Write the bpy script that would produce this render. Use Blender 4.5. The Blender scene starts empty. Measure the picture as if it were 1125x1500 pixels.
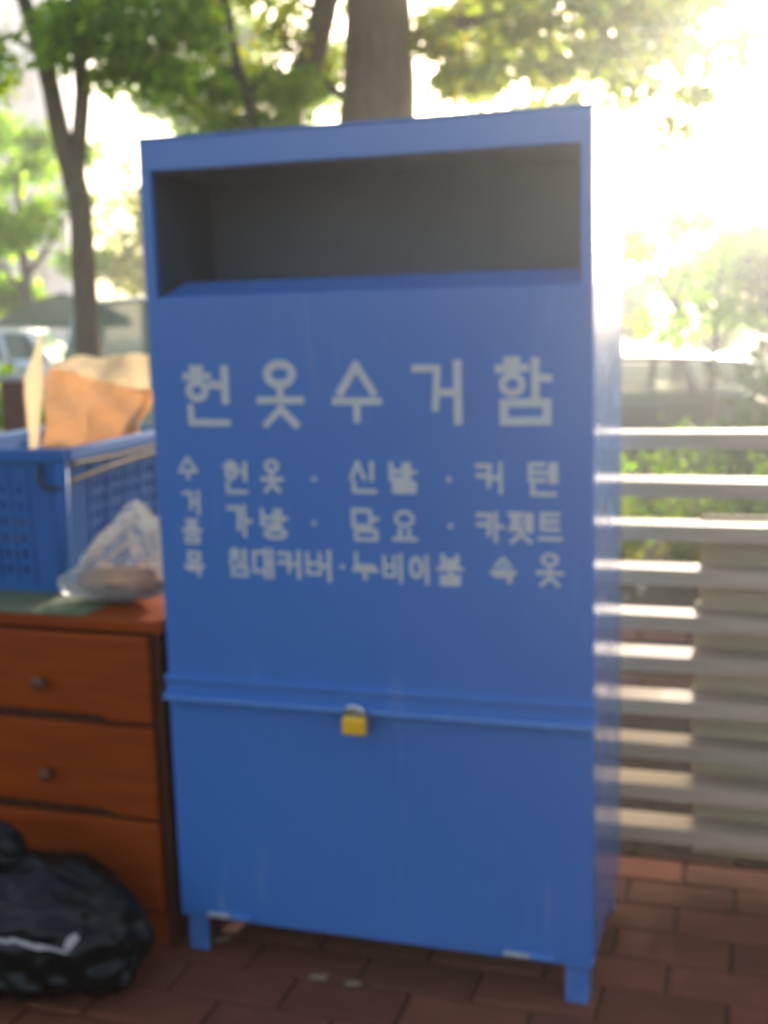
import bpy, bmesh, math, random
import numpy as np
from mathutils import Vector, Matrix, noise
random.seed(7); RNG = np.random.default_rng(11)
S = bpy.context.scene
C = S.collection
R = math.radians

# ------------------------------------------------------------------ camera, sky, sun, exposure
cam = bpy.data.cameras.new('camera'); camo = bpy.data.objects.new('camera', cam); C.objects.link(camo)
cam.sensor_fit = 'VERTICAL'; cam.sensor_height = 36.0; cam.lens = 1777.9/1500*36
cam.clip_start = 0.05; cam.clip_end = 600
PITCH, ROLL = 0.1598, 0.0275
camo.matrix_world = Matrix.Translation((0, 0, 1.5)) @ Matrix.Rotation(math.pi/2-PITCH, 4, 'X') @ Matrix.Rotation(-ROLL, 4, 'Z')
cam.dof.use_dof = True; cam.dof.focus_distance = 0.75; cam.dof.aperture_fstop = 6.8
S.camera = camo

SUN_AZ, SUN_EL = R(20.5), R(13.3)          # azimuth from +Y towards +X
w = bpy.data.worlds.new('World'); S.world = w; w.use_nodes = True
wn = w.node_tree.nodes; wl = w.node_tree.links
sky = wn.new('ShaderNodeTexSky'); sky.sky_type = 'NISHITA'; sky.sun_disc = False
sky.sun_elevation = SUN_EL; sky.sun_rotation = SUN_AZ; sky.air_density = 1.0; sky.dust_density = 3.0; sky.ozone_density = 1.0
wl.new(sky.outputs[0], wn['Background'].inputs[0]); wn['Background'].inputs[1].default_value = 0.15
sl = bpy.data.lights.new('sun', 'SUN'); sl.energy = 5.0; sl.angle = R(0.5); sl.color = (1.0, 0.96, 0.90)
so = bpy.data.objects.new('sun', sl); C.objects.link(so)
sd = Vector((math.sin(SUN_AZ)*math.cos(SUN_EL), math.cos(SUN_AZ)*math.cos(SUN_EL), math.sin(SUN_EL)))
so.rotation_euler = sd.to_track_quat('Z', 'Y').to_euler(); so.location = sd*30
S.view_settings.view_transform = 'Standard'; S.view_settings.look = 'None'
S.view_settings.gamma = 1.0; S.view_settings.exposure = 1.9; S.view_settings.use_curve_mapping = False
S.view_settings.use_white_balance = True; S.view_settings.white_balance_temperature = 6900; S.view_settings.white_balance_tint = 10
S.render.engine = 'CYCLES'
cy = S.cycles; cy.use_denoising = True; cy.max_bounces = 6; cy.diffuse_bounces = 2; cy.glossy_bounces = 2
cy.transmission_bounces = 4; cy.transparent_max_bounces = 12; cy.volume_bounces = 0; cy.sample_clamp_indirect = 6.0
cy.use_adaptive_sampling = False
try: cy.denoiser = 'OPENIMAGEDENOISE'
except Exception: pass

# ------------------------------------------------------------------ materials
MATS = {}
def mat(name, col, rough=0.6, col2=None, scale=6.0, bump=0.0, bscale=40.0, metal=0.0, spec=0.5, objvar=0.0,
        coat=0.0, trans=0.0, transcol=None, detail=4.0, contrast=0.5, rvar=0.0, bdist=0.004, stretch=None):
    m = bpy.data.materials.new(name); m.use_nodes = True; nt = m.node_tree; N = nt.nodes; L = nt.links
    b = N['Principled BSDF']; out = N['Material Output']
    b.inputs['Roughness'].default_value = rough; b.inputs['Metallic'].default_value = metal
    b.inputs['Specular IOR Level'].default_value = spec; b.inputs['Coat Weight'].default_value = coat
    b.inputs['Coat Roughness'].default_value = 0.08
    tc = N.new('ShaderNodeTexCoord'); mp = N.new('ShaderNodeMapping'); L.new(tc.outputs['Object'], mp.inputs[0])
    if stretch: mp.inputs['Scale'].default_value = stretch
    c = (*col, 1)
    src = None
    if col2:
        nz = N.new('ShaderNodeTexNoise'); nz.inputs['Scale'].default_value = scale; nz.inputs['Detail'].default_value = detail
        L.new(mp.outputs[0], nz.inputs['Vector'])
        rp = N.new('ShaderNodeValToRGB'); rp.color_ramp.elements[0].position = 0.5-contrast/2; rp.color_ramp.elements[1].position = 0.5+contrast/2
        rp.color_ramp.elements[0].color = c; rp.color_ramp.elements[1].color = (*col2, 1)
        L.new(nz.outputs[0], rp.inputs[0]); src = rp.outputs[0]
    if objvar:
        oi = N.new('ShaderNodeObjectInfo'); hs = N.new('ShaderNodeHueSaturation')
        mr = N.new('ShaderNodeMapRange'); mr.inputs[3].default_value = 1-objvar; mr.inputs[4].default_value = 1+objvar
        L.new(oi.outputs['Random'], mr.inputs[0]); L.new(mr.outputs[0], hs.inputs['Value'])
        if src: L.new(src, hs.inputs['Color'])
        else: hs.inputs['Color'].default_value = c
        src = hs.outputs[0]
    if src: L.new(src, b.inputs['Base Color'])
    else: b.inputs['Base Color'].default_value = c
    if rvar:
        n2 = N.new('ShaderNodeTexNoise'); n2.inputs['Scale'].default_value = 9; n2.inputs['Detail'].default_value = 5; L.new(mp.outputs[0], n2.inputs['Vector'])
        m2 = N.new('ShaderNodeMapRange'); m2.inputs[1].default_value = .3; m2.inputs[2].default_value = .7
        m2.inputs[3].default_value = rough-rvar; m2.inputs[4].default_value = rough+rvar
        L.new(n2.outputs[0], m2.inputs[0]); L.new(m2.outputs[0], b.inputs['Roughness'])
    if bump:
        n3 = N.new('ShaderNodeTexNoise'); n3.inputs['Scale'].default_value = bscale; n3.inputs['Detail'].default_value = 5; L.new(mp.outputs[0], n3.inputs['Vector'])
        bp = N.new('ShaderNodeBump'); bp.inputs['Strength'].default_value = bump; bp.inputs['Distance'].default_value = bdist
        L.new(n3.outputs[0], bp.inputs['Height']); L.new(bp.outputs[0], b.inputs['Normal'])
    if trans:
        tr = N.new('ShaderNodeBsdfTranslucent'); tr.inputs[0].default_value = (*(transcol or col), 1)
        mx = N.new('ShaderNodeMixShader'); mx.inputs[0].default_value = trans
        L.new(b.outputs[0], mx.inputs[1]); L.new(tr.outputs[0], mx.inputs[2]); L.new(mx.outputs[0], out.inputs[0])
    MATS[name] = m; return m

def glass_mat(name, col, opac=0.25, rough=0.03, bump=0.0):
    """thin sheet: mostly lets light through, reflects by Fresnel"""
    m = bpy.data.materials.new(name); m.use_nodes = True; nt = m.node_tree; N = nt.nodes; L = nt.links
    out = N['Material Output']; b = N['Principled BSDF']
    b.inputs['Base Color'].default_value = (*col, 1); b.inputs['Roughness'].default_value = rough
    t = N.new('ShaderNodeBsdfTransparent'); t.inputs[0].default_value = (*[0.6+0.4*c for c in col], 1)
    fr = N.new('ShaderNodeFresnel'); fr.inputs[0].default_value = 1.5
    ad = N.new('ShaderNodeMath'); ad.operation = 'ADD'; ad.inputs[1].default_value = opac; ad.use_clamp = True
    L.new(fr.outputs[0], ad.inputs[0])
    mx = N.new('ShaderNodeMixShader'); L.new(ad.outputs[0], mx.inputs[0]); L.new(t.outputs[0], mx.inputs[1]); L.new(b.outputs[0], mx.inputs[2])
    L.new(mx.outputs[0], out.inputs[0])
    if bump:
        tc = N.new('ShaderNodeTexCoord'); n3 = N.new('ShaderNodeTexNoise'); n3.inputs['Scale'].default_value = 30; n3.inputs['Detail'].default_value = 3
        L.new(tc.outputs['Object'], n3.inputs['Vector'])
        bp = N.new('ShaderNodeBump'); bp.inputs['Strength'].default_value = bump; bp.inputs['Distance'].default_value = .01
        L.new(n3.outputs[0], bp.inputs['Height']); L.new(bp.outputs[0], b.inputs['Normal']); L.new(bp.outputs[0], fr.inputs['Normal'])
    MATS[name] = m; return m

def leaf_mat(name, cols, trans=0.45, rough=0.45):
    m = bpy.data.materials.new(name); m.use_nodes = True; nt = m.node_tree; N = nt.nodes; L = nt.links
    b = N['Principled BSDF']; out = N['Material Output']; b.inputs['Roughness'].default_value = rough
    g = N.new('ShaderNodeNewGeometry'); rp = N.new('ShaderNodeValToRGB')
    els = rp.color_ramp.elements
    while len(els) < len(cols): els.new(0.5)
    for i, c in enumerate(cols): els[i].position = i/(len(cols)-1); els[i].color = (*c, 1)
    L.new(g.outputs['Random Per Island'], rp.inputs[0]); L.new(rp.outputs[0], b.inputs['Base Color'])
    hs = N.new('ShaderNodeHueSaturation'); hs.inputs['Hue'].default_value = 0.485; hs.inputs['Saturation'].default_value = 1.1; hs.inputs['Value'].default_value = 3.0
    L.new(rp.outputs[0], hs.inputs['Color'])
    tr = N.new('ShaderNodeBsdfTranslucent'); L.new(hs.outputs[0], tr.inputs[0])
    mx = N.new('ShaderNodeMixShader'); mx.inputs[0].default_value = trans
    L.new(b.outputs[0], mx.inputs[1]); L.new(tr.outputs[0], mx.inputs[2]); L.new(mx.outputs[0], out.inputs[0])
    MATS[name] = m; return m

mat('blue_paint', (.040, .150, .430), .20, (.045, .161, .452), 3, bump=.03, bscale=3, rvar=.05, bdist=.01, detail=3)
def wear(m, rust, sc, lo, hi, stretch):
    nt = m.node_tree; N = nt.nodes; L = nt.links; b = N['Principled BSDF']; src = b.inputs['Base Color'].links[0].from_socket
    tc = N.new('ShaderNodeTexCoord'); mp = N.new('ShaderNodeMapping'); mp.inputs['Scale'].default_value = stretch; L.new(tc.outputs['Object'], mp.inputs[0])
    nz = N.new('ShaderNodeTexNoise'); nz.inputs['Scale'].default_value = sc; nz.inputs['Detail'].default_value = 8; nz.inputs['Roughness'].default_value = .62; L.new(mp.outputs[0], nz.inputs['Vector'])
    mr = N.new('ShaderNodeMapRange'); mr.inputs[1].default_value = lo; mr.inputs[2].default_value = hi; L.new(nz.outputs[0], mr.inputs[0])
    mx = N.new('ShaderNodeMixRGB'); mx.inputs[2].default_value = (*rust, 1); L.new(mr.outputs[0], mx.inputs[0]); L.new(src, mx.inputs[1]); L.new(mx.outputs[0], b.inputs['Base Color'])
wear(MATS['blue_paint'], (.16, .24, .44), 5, .60, .85, (3, 3, .5))      # chalky vertical streaks
wear(MATS['blue_paint'], (.11, .055, .035), 16, .70, .74, (1, 1, 1))     # chips down to rusty steel
mat('blue_paint_worn', (.05, .15, .42), .36, (.09, .19, .45), 26, bump=.12, bscale=60, contrast=.25, detail=8)
mat('hopper_shade', (.046, .056, .080), .6, (.064, .072, .092), 4, bump=.1, bscale=30)  # slot interior: shade and glare put into a grey-dark colour, not blue paint
mat('letter_paint', (.47, .44, .43), .6, (.58, .54, .52), 60, bump=.05)
mat('worn_metal', (.55, .50, .46), .4, (.30, .25, .22), 70, metal=.6)
mat('brass_lock', (.95, .50, .012), .35, (.88, .43, .010), 30, metal=.15)
mat('chrome', (.7, .7, .72), .2, metal=1.0)
mat('drawer_wood', (.30, .046, .001), .5, (.20, .027, .001), 3, bump=.06, bscale=60, stretch=(1.5, 8, 14), detail=8, spec=.12)
mat('frame_wood', (.075, .018, .006), .45, (.045, .010, .004), 4, bump=.06, bscale=60, stretch=(8, 8, 1.2), spec=.25)
mat('knob_wood', (.16, .05, .02), .5, (.11, .03, .012), 20, spec=.3)
mat('green_felt', (.09, .115, .05), .9, (.14, .15, .07), 14, bump=.3, bscale=200)
mat('crate_blue', (.014, .108, .34), .5, (.019, .126, .38), 6, spec=.3, bump=.08, bscale=80, trans=.10, transcol=(.02, .16, .5))
mat('crate_inside', (.016, .10, .30), .45, trans=.1, transcol=(.02, .16, .5))
mat('cord', (.30, .22, .12), .8, (.22, .15, .08), 50)
mat('paper', (.62, .40, .20), .75, (.80, .60, .36), 5, bump=.8, bscale=9, trans=.42, transcol=(.86, .58, .33), bdist=.01)
mat('paper_cream', (.74, .60, .40), .75, (.80, .68, .50), 9, bump=.2, bscale=20, trans=.5, transcol=(.92, .78, .56))
mat('brown_cloth', (.20, .085, .035), .9, (.27, .13, .06), 18, bump=.4, bscale=60)
mat('black_plastic', (.004, .004, .004), .30, bump=.30, bscale=9, spec=.25, bdist=.02)
mat('white_paper', (.45, .40, .39), .7, bump=.1)
mat('paver', (.125, .033, .014), .85, (.190, .055, .026), 13, spec=.2, bump=.5, bscale=70, objvar=.28, detail=7, contrast=.7)
mat('paver_far', (.060, .020, .011), .85, (.10, .034, .019), 4, spec=.2, bump=.4, bscale=60, detail=8, contrast=.6)  # darker copy of the paver colour, shade behind the fence put in
mat('paver_bed', (.050, .026, .015), .95, (.085, .048, .030), 30, bump=.5, bscale=90)
mat('fence_wood', (.48, .325, .205), .66, (.58, .41, .275), 7, spec=.3, bump=.25, bscale=50, stretch=(1, 10, 10), objvar=.12, detail=8)
mat('fence_back_wood', (.50, .38, .22), .85, (.60, .47, .30), 7, spec=.15, bump=.25, bscale=50, stretch=(1, 10, 10), objvar=.12, detail=8)
mat('soil', (.06, .038, .024), .95, (.12, .08, .05), 9, bump=.8, bscale=25, bdist=.03)
mat('shade_soil', (.022, .015, .010), .95, (.045, .028, .018), 9, bump=.8, bscale=25, bdist=.03, spec=.1)  # near-black ground colour that carries the shade behind the fence
mat('edging_brick', (.40, .20, .14), .85, (.30, .13, .09), 12, bump=.4, bscale=50, objvar=.2)
mat('asphalt', (.05, .05, .05), .9, (.07, .07, .068), 30, bump=.5, bscale=120)
mat('ground', (.10, .10, .06), .95, (.15, .13, .08), 2, bump=.5, bscale=15)
mat('kerb', (.34, .33, .31), .85, (.42, .41, .38), 12, bump=.3, bscale=60)
mat('bark', (.13, .092, .056), .9, (.23, .170, .105), 9, bump=1.0, bscale=18, stretch=(2, 2, .5), bdist=.03, detail=8)
mat('bark_dark', (.075, .055, .042), .9, (.13, .10, .075), 9, bump=.8, bscale=25, stretch=(2, 2, .5), bdist=.02)
mat('dry_stem', (.32, .20, .14), .85, (.24, .14, .09), 20)
leaf_mat('leaf_fresh', [(.06, .15, .014), (.10, .21, .020), (.15, .26, .025), (.21, .29, .03)], .62)
leaf_mat('leaf_mid', [(.05, .12, .016), (.08, .17, .022), (.12, .21, .026), (.18, .23, .03)], .62)
leaf_mat('leaf_yellow', [(.08, .15, .018), (.13, .20, .024), (.18, .22, .03), (.25, .22, .04)], .66)
leaf_mat('leaf_dark', [(.018, .050, .012), (.03, .075, .016), (.05, .10, .02)], .3)
leaf_mat('leaf_dry', [(.20, .14, .06), (.13, .14, .03), (.28, .18, .10)], .35)
mat('car_dark_green', (.018, .045, .036), .3, coat=1.0)
mat('car_pale_green', (.26, .37, .30), .35, coat=.8)
mat('car_white', (.70, .70, .74), .3, coat=1.0)
mat('car_silver', (.45, .48, .55), .3, metal=.4, coat=1.0)
mat('car_trim', (.02, .02, .02), .6)
mat('tyre', (.015, .015, .015), .85, bump=.3)
mat('rim', (.45, .45, .46), .35, metal=.8)
mat('headlight', (.75, .75, .72), .15, coat=1)
mat('taillight', (.35, .01, .01), .2, coat=1)
glass_mat('car_glass', (.10, .20, .15), .42)
glass_mat('car_glass_dark', (.06, .09, .07), .45)
glass_mat('clear_plastic', (.75, .75, .74), .14, .14, bump=1.0)
mat('canopy_green', (.012, .09, .055), .7, (.018, .12, .07), 4, trans=.3, transcol=(.02, .2, .1))
mat('pole', (.4, .4, .4), .5, metal=.6)
mat('bollard_brown', (.16, .065, .04), .8, (.12, .05, .03), 15, bump=.2)
mat('bollard_cap', (.42, .38, .33), .8)
mat('concrete_pale', (.46, .47, .53), .85, (.52, .53, .58), 1, bump=.1)
mat('pane', (.10, .12, .16), .08)
mat('leaf_litter', (.20, .12, .06), .8, (.27, .17, .09), 30)

# ------------------------------------------------------------------ helpers
def tag(o, label=None, cat=None, group=None, kind=None):
    if label: o['label'] = label
    if cat: o['category'] = cat
    if group: o['group'] = group
    if kind: o['kind'] = kind
    return o
def empty(name, loc=(0, 0, 0), rz=0.0):
    o = bpy.data.objects.new(name, None); C.objects.link(o); o.location = loc; o.rotation_euler = (0, 0, rz)
    o.empty_display_size = .1
    return o
class MB:
    def __init__(s): s.v = []; s.f = []
    def add(s, vs, fs):
        k = len(s.v); s.v += [tuple(x) for x in vs]; s.f += [tuple(i+k for i in f) for f in fs]; return s
    def box(s, x0, x1, y0, y1, z0, z1, bev=0.0, M=None):
        if bev <= 0:
            vs = [(x0,y0,z0),(x1,y0,z0),(x1,y1,z0),(x0,y1,z0),(x0,y0,z1),(x1,y0,z1),(x1,y1,z1),(x0,y1,z1)]
            fs = [(0,3,2,1),(4,5,6,7),(0,1,5,4),(1,2,6,5),(2,3,7,6),(3,0,4,7)]
        else:
            bm = bmesh.new(); bmesh.ops.create_cube(bm, size=1.0)
            for q in bm.verts: q.co = Vector(((x0+x1)/2+q.co.x*(x1-x0), (y0+y1)/2+q.co.y*(y1-y0), (z0+z1)/2+q.co.z*(z1-z0)))
            bmesh.ops.bevel(bm, geom=bm.edges[:], offset=bev, segments=2, affect='EDGES', profile=.6)
            bm.verts.index_update(); vs = [tuple(q.co) for q in bm.verts]; fs = [tuple(q.index for q in f.verts) for f in bm.faces]; bm.free()
        if M is not None: vs = [tuple(M @ Vector(q)) for q in vs]
        return s.add(vs, fs)
    def tube(s, pts, rads, n=10, cap=True):
        pts = [Vector(p) for p in pts]
        if isinstance(rads, (int, float)): rads = [rads]*len(pts)
        vs = []; up = Vector((.31, .17, .93))
        for i, p in enumerate(pts):
            t = (pts[min(i+1, len(pts)-1)]-pts[max(i-1, 0)]).normalized()
            a = t.cross(up)
            if a.length < .05: a = t.cross(Vector((1, .2, .1)))
            a.normalize(); b = t.cross(a)
            for k in range(n):
                q = 2*math.pi*k/n; vs.append(p+(a*math.cos(q)+b*math.sin(q))*rads[i])
        fs = []
        for i in range(len(pts)-1):
            for k in range(n):
                fs.append((i*n+k, i*n+(k+1) % n, (i+1)*n+(k+1) % n, (i+1)*n+k))
        if cap: fs.append(tuple(range(n))[::-1]); fs.append(tuple((len(pts)-1)*n+k for k in range(n)))
        return s.add(vs, fs)
    def prism(s, poly, axis, a0, a1):
        """poly: list of 2D points; extruded along axis 'x' (poly in y,z), 'y' (x,z) or 'z' (x,y)"""
        def P(q, a): return {'x': (a, q[0], q[1]), 'y': (q[0], a, q[1]), 'z': (q[0], q[1], a)}[axis]
        n = len(poly); vs = [P(q, a0) for q in poly]+[P(q, a1) for q in poly]
        fs = [tuple(range(n))[::-1], tuple(range(n, 2*n))]+[(i, (i+1) % n, n+(i+1) % n, n+i) for i in range(n)]
        return s.add(vs, fs)
    def lathe(s, prof, n=20, M=None):
        vs = []; fs = []
        for r, z in prof:
            for k in range(n): q = 2*math.pi*k/n; vs.append(Vector((r*math.cos(q), r*math.sin(q), z)))
        for i in range(len(prof)-1):
            for k in range(n): fs.append((i*n+k, i*n+(k+1) % n, (i+1)*n+(k+1) % n, (i+1)*n+k))
        fs.append(tuple(range(n))[::-1]); fs.append(tuple((len(prof)-1)*n+k for k in range(n)))
        if M is not None: vs = [M @ q for q in vs]
        return s.add(vs, fs)
    def mesh(s, name, m, smooth=False, fixn=True):
        me = bpy.data.meshes.new(name); me.from_pydata(s.v, [], s.f)
        if fixn:
            bm = bmesh.new(); bm.from_mesh(me); bmesh.ops.recalc_face_normals(bm, faces=bm.faces[:]); bm.to_mesh(me); bm.free()
        me.materials.append(MATS[m])
        if smooth: me.polygons.foreach_set('use_smooth', [True]*len(me.polygons))
        me.update(); return me
    def build(s, name, m, parent=None, smooth=False, fixn=True):
        o = bpy.data.objects.new(name, s.mesh(name, m, smooth, fixn)); C.objects.link(o); o.parent = parent; return o
def link(name, me, parent=None, loc=(0, 0, 0), rot=(0, 0, 0)):
    o = bpy.data.objects.new(name, me); C.objects.link(o); o.parent = parent; o.location = loc; o.rotation_euler = rot; return o

# frame shared by the bin, the fence and the paving
YAW = 0.3075; O = Vector((-.513, 2.7346, 0)); DU = Vector((math.cos(YAW), -math.sin(YAW), 0)); DN = Vector((math.sin(YAW), math.cos(YAW), 0))
def UW(u, wv, z=0): return O+DU*u+DN*wv+Vector((0, 0, z))

# ------------------------------------------------------------------ ground, road, bed, paving
g = MB(); g.add([(-150, -150, -.32), (150, -150, -.32), (150, 150, -.32), (-150, 150, -.32)], [(0, 1, 2, 3)])
tag(g.build('ground', 'ground'), kind='structure')
g = MB(); g.add([(-140, 10.05, -.30), (140, 10.05, -.30), (140, 24, -.30), (-140, 24, -.30)], [(0, 1, 2, 3)])
tag(g.build('road', 'asphalt'), kind='structure')
g = MB()
for k in range(-14, 15): g.box(k*1.0, k*1.0+.992, 9.88, 10.04, -.33, -.02, .012)
tag(g.build('kerb', 'kerb'), kind='structure')
# pavement slab in the bin's frame: u along the bin's front, w into depth
pv = MB(); pv.box(-9, 9, -6, 3.18, -.34, -.012)
pave = pv.build('pavement', 'paver_bed'); pave.location = O; pave.rotation_euler = (0, 0, -YAW); tag(pave, kind='structure')
# planting bed (slightly mounded soil)
nx, ny = 60, 16; vs = []; fs = []
for j in range(ny+1):
    for i in range(nx+1):
        x = -8+16*i/nx; y = 9.87*j/ny + (1-j/ny)*(5.95-(x-1.2)*.33)
        z = .03+.07*noise.noise((x*.9, y*.9, 0))+.03*noise.noise((x*4, y*4, 2))
        if j in (0, ny): z = -.02
        vs.append((x, y, z))
for j in range(ny):
    for i in range(nx): a = j*(nx+1)+i; fs.append((a, a+1, a+nx+2, a+nx+1))
g = MB(); g.add(vs, fs); tag(g.build('planting_bed', 'soil', smooth=True), kind='structure')

nxs = 40; vs = []; fs = []                               # dark strip just behind the fence, shade painted into the ground colour
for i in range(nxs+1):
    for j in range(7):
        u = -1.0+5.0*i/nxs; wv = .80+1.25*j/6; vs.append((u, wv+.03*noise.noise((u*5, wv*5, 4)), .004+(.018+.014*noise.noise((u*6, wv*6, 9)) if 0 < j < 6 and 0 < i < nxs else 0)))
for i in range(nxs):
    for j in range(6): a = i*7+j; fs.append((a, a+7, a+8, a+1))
g = MB(); g.add(vs, fs); go = g.build('shade_strip', 'shade_soil', smooth=True); go.location = O; go.rotation_euler = (0, 0, -YAW); tag(go, kind='structure')
PWU, PWW, JT = .272, .136, .006
def paver_mesh(seed):
    rnd = random.Random(seed); b = MB(); hx, hy = PWU/2-JT/2, PWW/2-JT/2; bv = .006
    t = [(sx*(hx-bv)+rnd.uniform(-.001, .001), sy*(hy-bv)+rnd.uniform(-.0015, .0015), rnd.uniform(-.0015, .0015)) for sx, sy in ((-1,-1),(1,-1),(1,1),(-1,1))]
    m_ = [(sx*hx, sy*hy, -.006) for sx, sy in ((-1,-1),(1,-1),(1,1),(-1,1))]
    l_ = [(sx*hx, sy*hy, -.03) for sx, sy in ((-1,-1),(1,-1),(1,1),(-1,1))]
    fs = [(0,1,2,3)]
    for k in range(4): fs += [(4+k, 4+(k+1)%4, (k+1)%4, k), (8+k, 8+(k+1)%4, 4+(k+1)%4, 4+k)]
    b.add(t+m_+l_, fs); return b
pm = [paver_mesh(i).mesh('paver', 'paver') for i in range(6)]
far = MB(); npav = 0
for j in range(-30, 26):
    wv = j*PWW+.03; off = PWU/2 if j % 2 else 0.0
    for i in range(-17, 24):
        u = i*PWU+off+.04
        if wv > 3.02 or wv < -3.2: continue
        z = random.uniform(-.0025, .0025)
        if -1.05 < u < 1.85 and -.72 < wv < .82:
            link('paver', random.choice(pm), pave, (u, wv, z), (random.gauss(0, .006), random.gauss(0, .004), random.choice((0, math.pi))+random.gauss(0, .006))); npav += 1
        else:
            hx, hy = PWU/2-JT/2, PWW/2-JT/2
            far.add([(u-hx+.005, wv-hy+.005, z), (u+hx-.005, wv-hy+.005, z), (u+hx-.005, wv+hy-.005, z), (u-hx+.005, wv+hy-.005, z),
                     (u-hx, wv-hy, z-.03), (u+hx, wv-hy, z-.03), (u+hx, wv+hy, z-.03), (u-hx, wv+hy, z-.03)],
                    [(0,1,2,3), (4,5,1,0), (5,6,2,1), (6,7,3,2), (7,4,0,3)])
tag(far.build('paver_field', 'paver_far', pave), kind='stuff')
# brick edging along the bed
edge = empty('brick_edging', UW(0, 3.12), -YAW); tag(edge, 'low edging of sunlit pinkish bricks along the planting bed', 'edging')
eb = MB(); eb.box(-.105, .105, -.05, .05, -.02, .105, .006); ebm = eb.mesh('brick', 'edging_brick')
for i in range(-13, 19): link('brick', ebm, edge, (i*.222, random.uniform(-.006, .006), random.uniform(-.006, .006)), (0, random.gauss(0, .015), random.gauss(0, .02)))

# ------------------------------------------------------------------ clothing bin
W, Hb, LEG, DB = .985, 1.795, .095, .50
TOP = LEG+Hb
bin_ = empty('clothing_collection_bin', O, -YAW)
tag(bin_, 'tall blue painted steel clothing collection bin with white Korean lettering and open top slot', 'collection bin')
T = .006
f = MB()                                               # upper front: top band, two stiles, main sheet with the slot left open
f.box(0, W, 0, .02, 1.824, TOP, .003); f.box(0, .024, 0.001, .02, 1.552, 1.826); f.box(W-.024, W, 0.001, .02, 1.552, 1.826)
f.box(0, W, 0, .012, .690, 1.553, .003)
front = f.build('front_panel', 'blue_paint', bin_)
for n_, (a, b_) in (('side_panel', (0.0, T)), ('side_panel', (W-T, W))):
    q = MB(); q.box(a, b_, .0205, DB, LEG, TOP-.001, .002); q.build(n_, 'blue_paint', bin_)
q = MB(); q.box(T, W-T, DB-T, DB-.0005, LEG, TOP-.002); q.build('back_panel', 'blue_paint', bin_)
q = MB(); q.box(-.002, W+.002, -.002, DB+.002, TOP+.0005, TOP+.006, .002); q.build('top_panel', 'blue_paint', bin_)
q = MB(); q.box(T+.001, W-T-.001, .024, DB-T-.001, LEG+.004, LEG+.010); q.build('bottom_panel', 'blue_paint', bin_)
hp = MB(); yb = .30
hp.add([(.024, .02, 1.553), (W-.024, .02, 1.553), (W-.045, .10, 1.588), (.045, .10, 1.588)], [(0, 1, 2, 3)])
hp.build('hopper_lip', 'blue_paint', bin_, fixn=False)
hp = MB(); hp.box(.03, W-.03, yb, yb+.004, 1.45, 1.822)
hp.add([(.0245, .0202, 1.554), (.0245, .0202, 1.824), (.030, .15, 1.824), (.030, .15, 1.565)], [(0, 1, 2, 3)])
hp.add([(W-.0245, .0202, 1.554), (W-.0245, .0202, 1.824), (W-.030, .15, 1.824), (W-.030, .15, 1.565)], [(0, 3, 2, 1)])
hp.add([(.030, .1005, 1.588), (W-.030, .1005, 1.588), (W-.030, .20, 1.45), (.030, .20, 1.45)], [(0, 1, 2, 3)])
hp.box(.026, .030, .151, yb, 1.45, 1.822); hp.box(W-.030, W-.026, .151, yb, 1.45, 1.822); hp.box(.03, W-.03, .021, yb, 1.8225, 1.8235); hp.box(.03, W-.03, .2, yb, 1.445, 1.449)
hop = hp.build('hopper', 'hopper_shade', bin_)
lg = MB()                                              # folded ledge between upper sheet and flap
lg.prism([(0.0, .694), (-.012, .690), (-.013, .681), (-.005, .676), (-.006, .655), (-.024, .648), (-.026, .638), (-.020, .634), (0.0, .634)], 'x', -.004, W+.004)
lg.build('drip_ledge', 'blue_paint', bin_)
q = MB(); q.box(.001, W-.001, -.003, .012, LEG+.012, .633, .003); door = q.build('lower_flap', 'blue_paint', bin_)
q = MB(); q.box(0, W, -.001, .0195, LEG-.002, LEG+.011, .002); q.build('bottom_rail', 'blue_paint', bin_)
for u0, u1 in ((.075, .185), (.79, .905)):
    h_ = MB(); h_.box(u0, u1, -.0075, -.0035, LEG+.004, LEG+.020, .001); ho = h_.build('hinge', 'blue_paint_worn', door)
    k = MB(); k.tube([(u0, -.010, LEG+.012), (u0+.5*(u1-u0), -.010, LEG+.012)], .0055, 10); k.build('hinge_barrel', 'worn_metal', bin_)
    k = MB(); k.tube([(u0+.5*(u1-u0)+.001, -.010, LEG+.012), (u1, -.010, LEG+.012)], .0055, 10); k.build('hinge_barrel', 'blue_paint', bin_)
for u0, s in ((.012, 1), (W-.012, -1)):
    for w0, sw in ((.012, 1), (DB-.012, -1)):
        k = MB(); a, b_ = sorted((u0, u0+s*.050)); c, d = sorted((w0, w0+sw*.006)); k.box(a, b_, c, d, 0.0, LEG+.003)
        a, b_ = sorted((u0, u0+s*.006)); c, d = sorted((w0+sw*.0062, w0+sw*.050)); k.box(a, b_, c, d, 0.0, LEG+.003)
        k.build('leg', 'blue_paint_worn', bin_)
q = MB(); q.box(.452, .492, -.0295, -.0262, .604, .652, .001); q.tube([(.472, -.046, .640), (.472, -.026, .640)], .004, 8); q.build('hasp', 'worn_metal', bin_)

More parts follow.
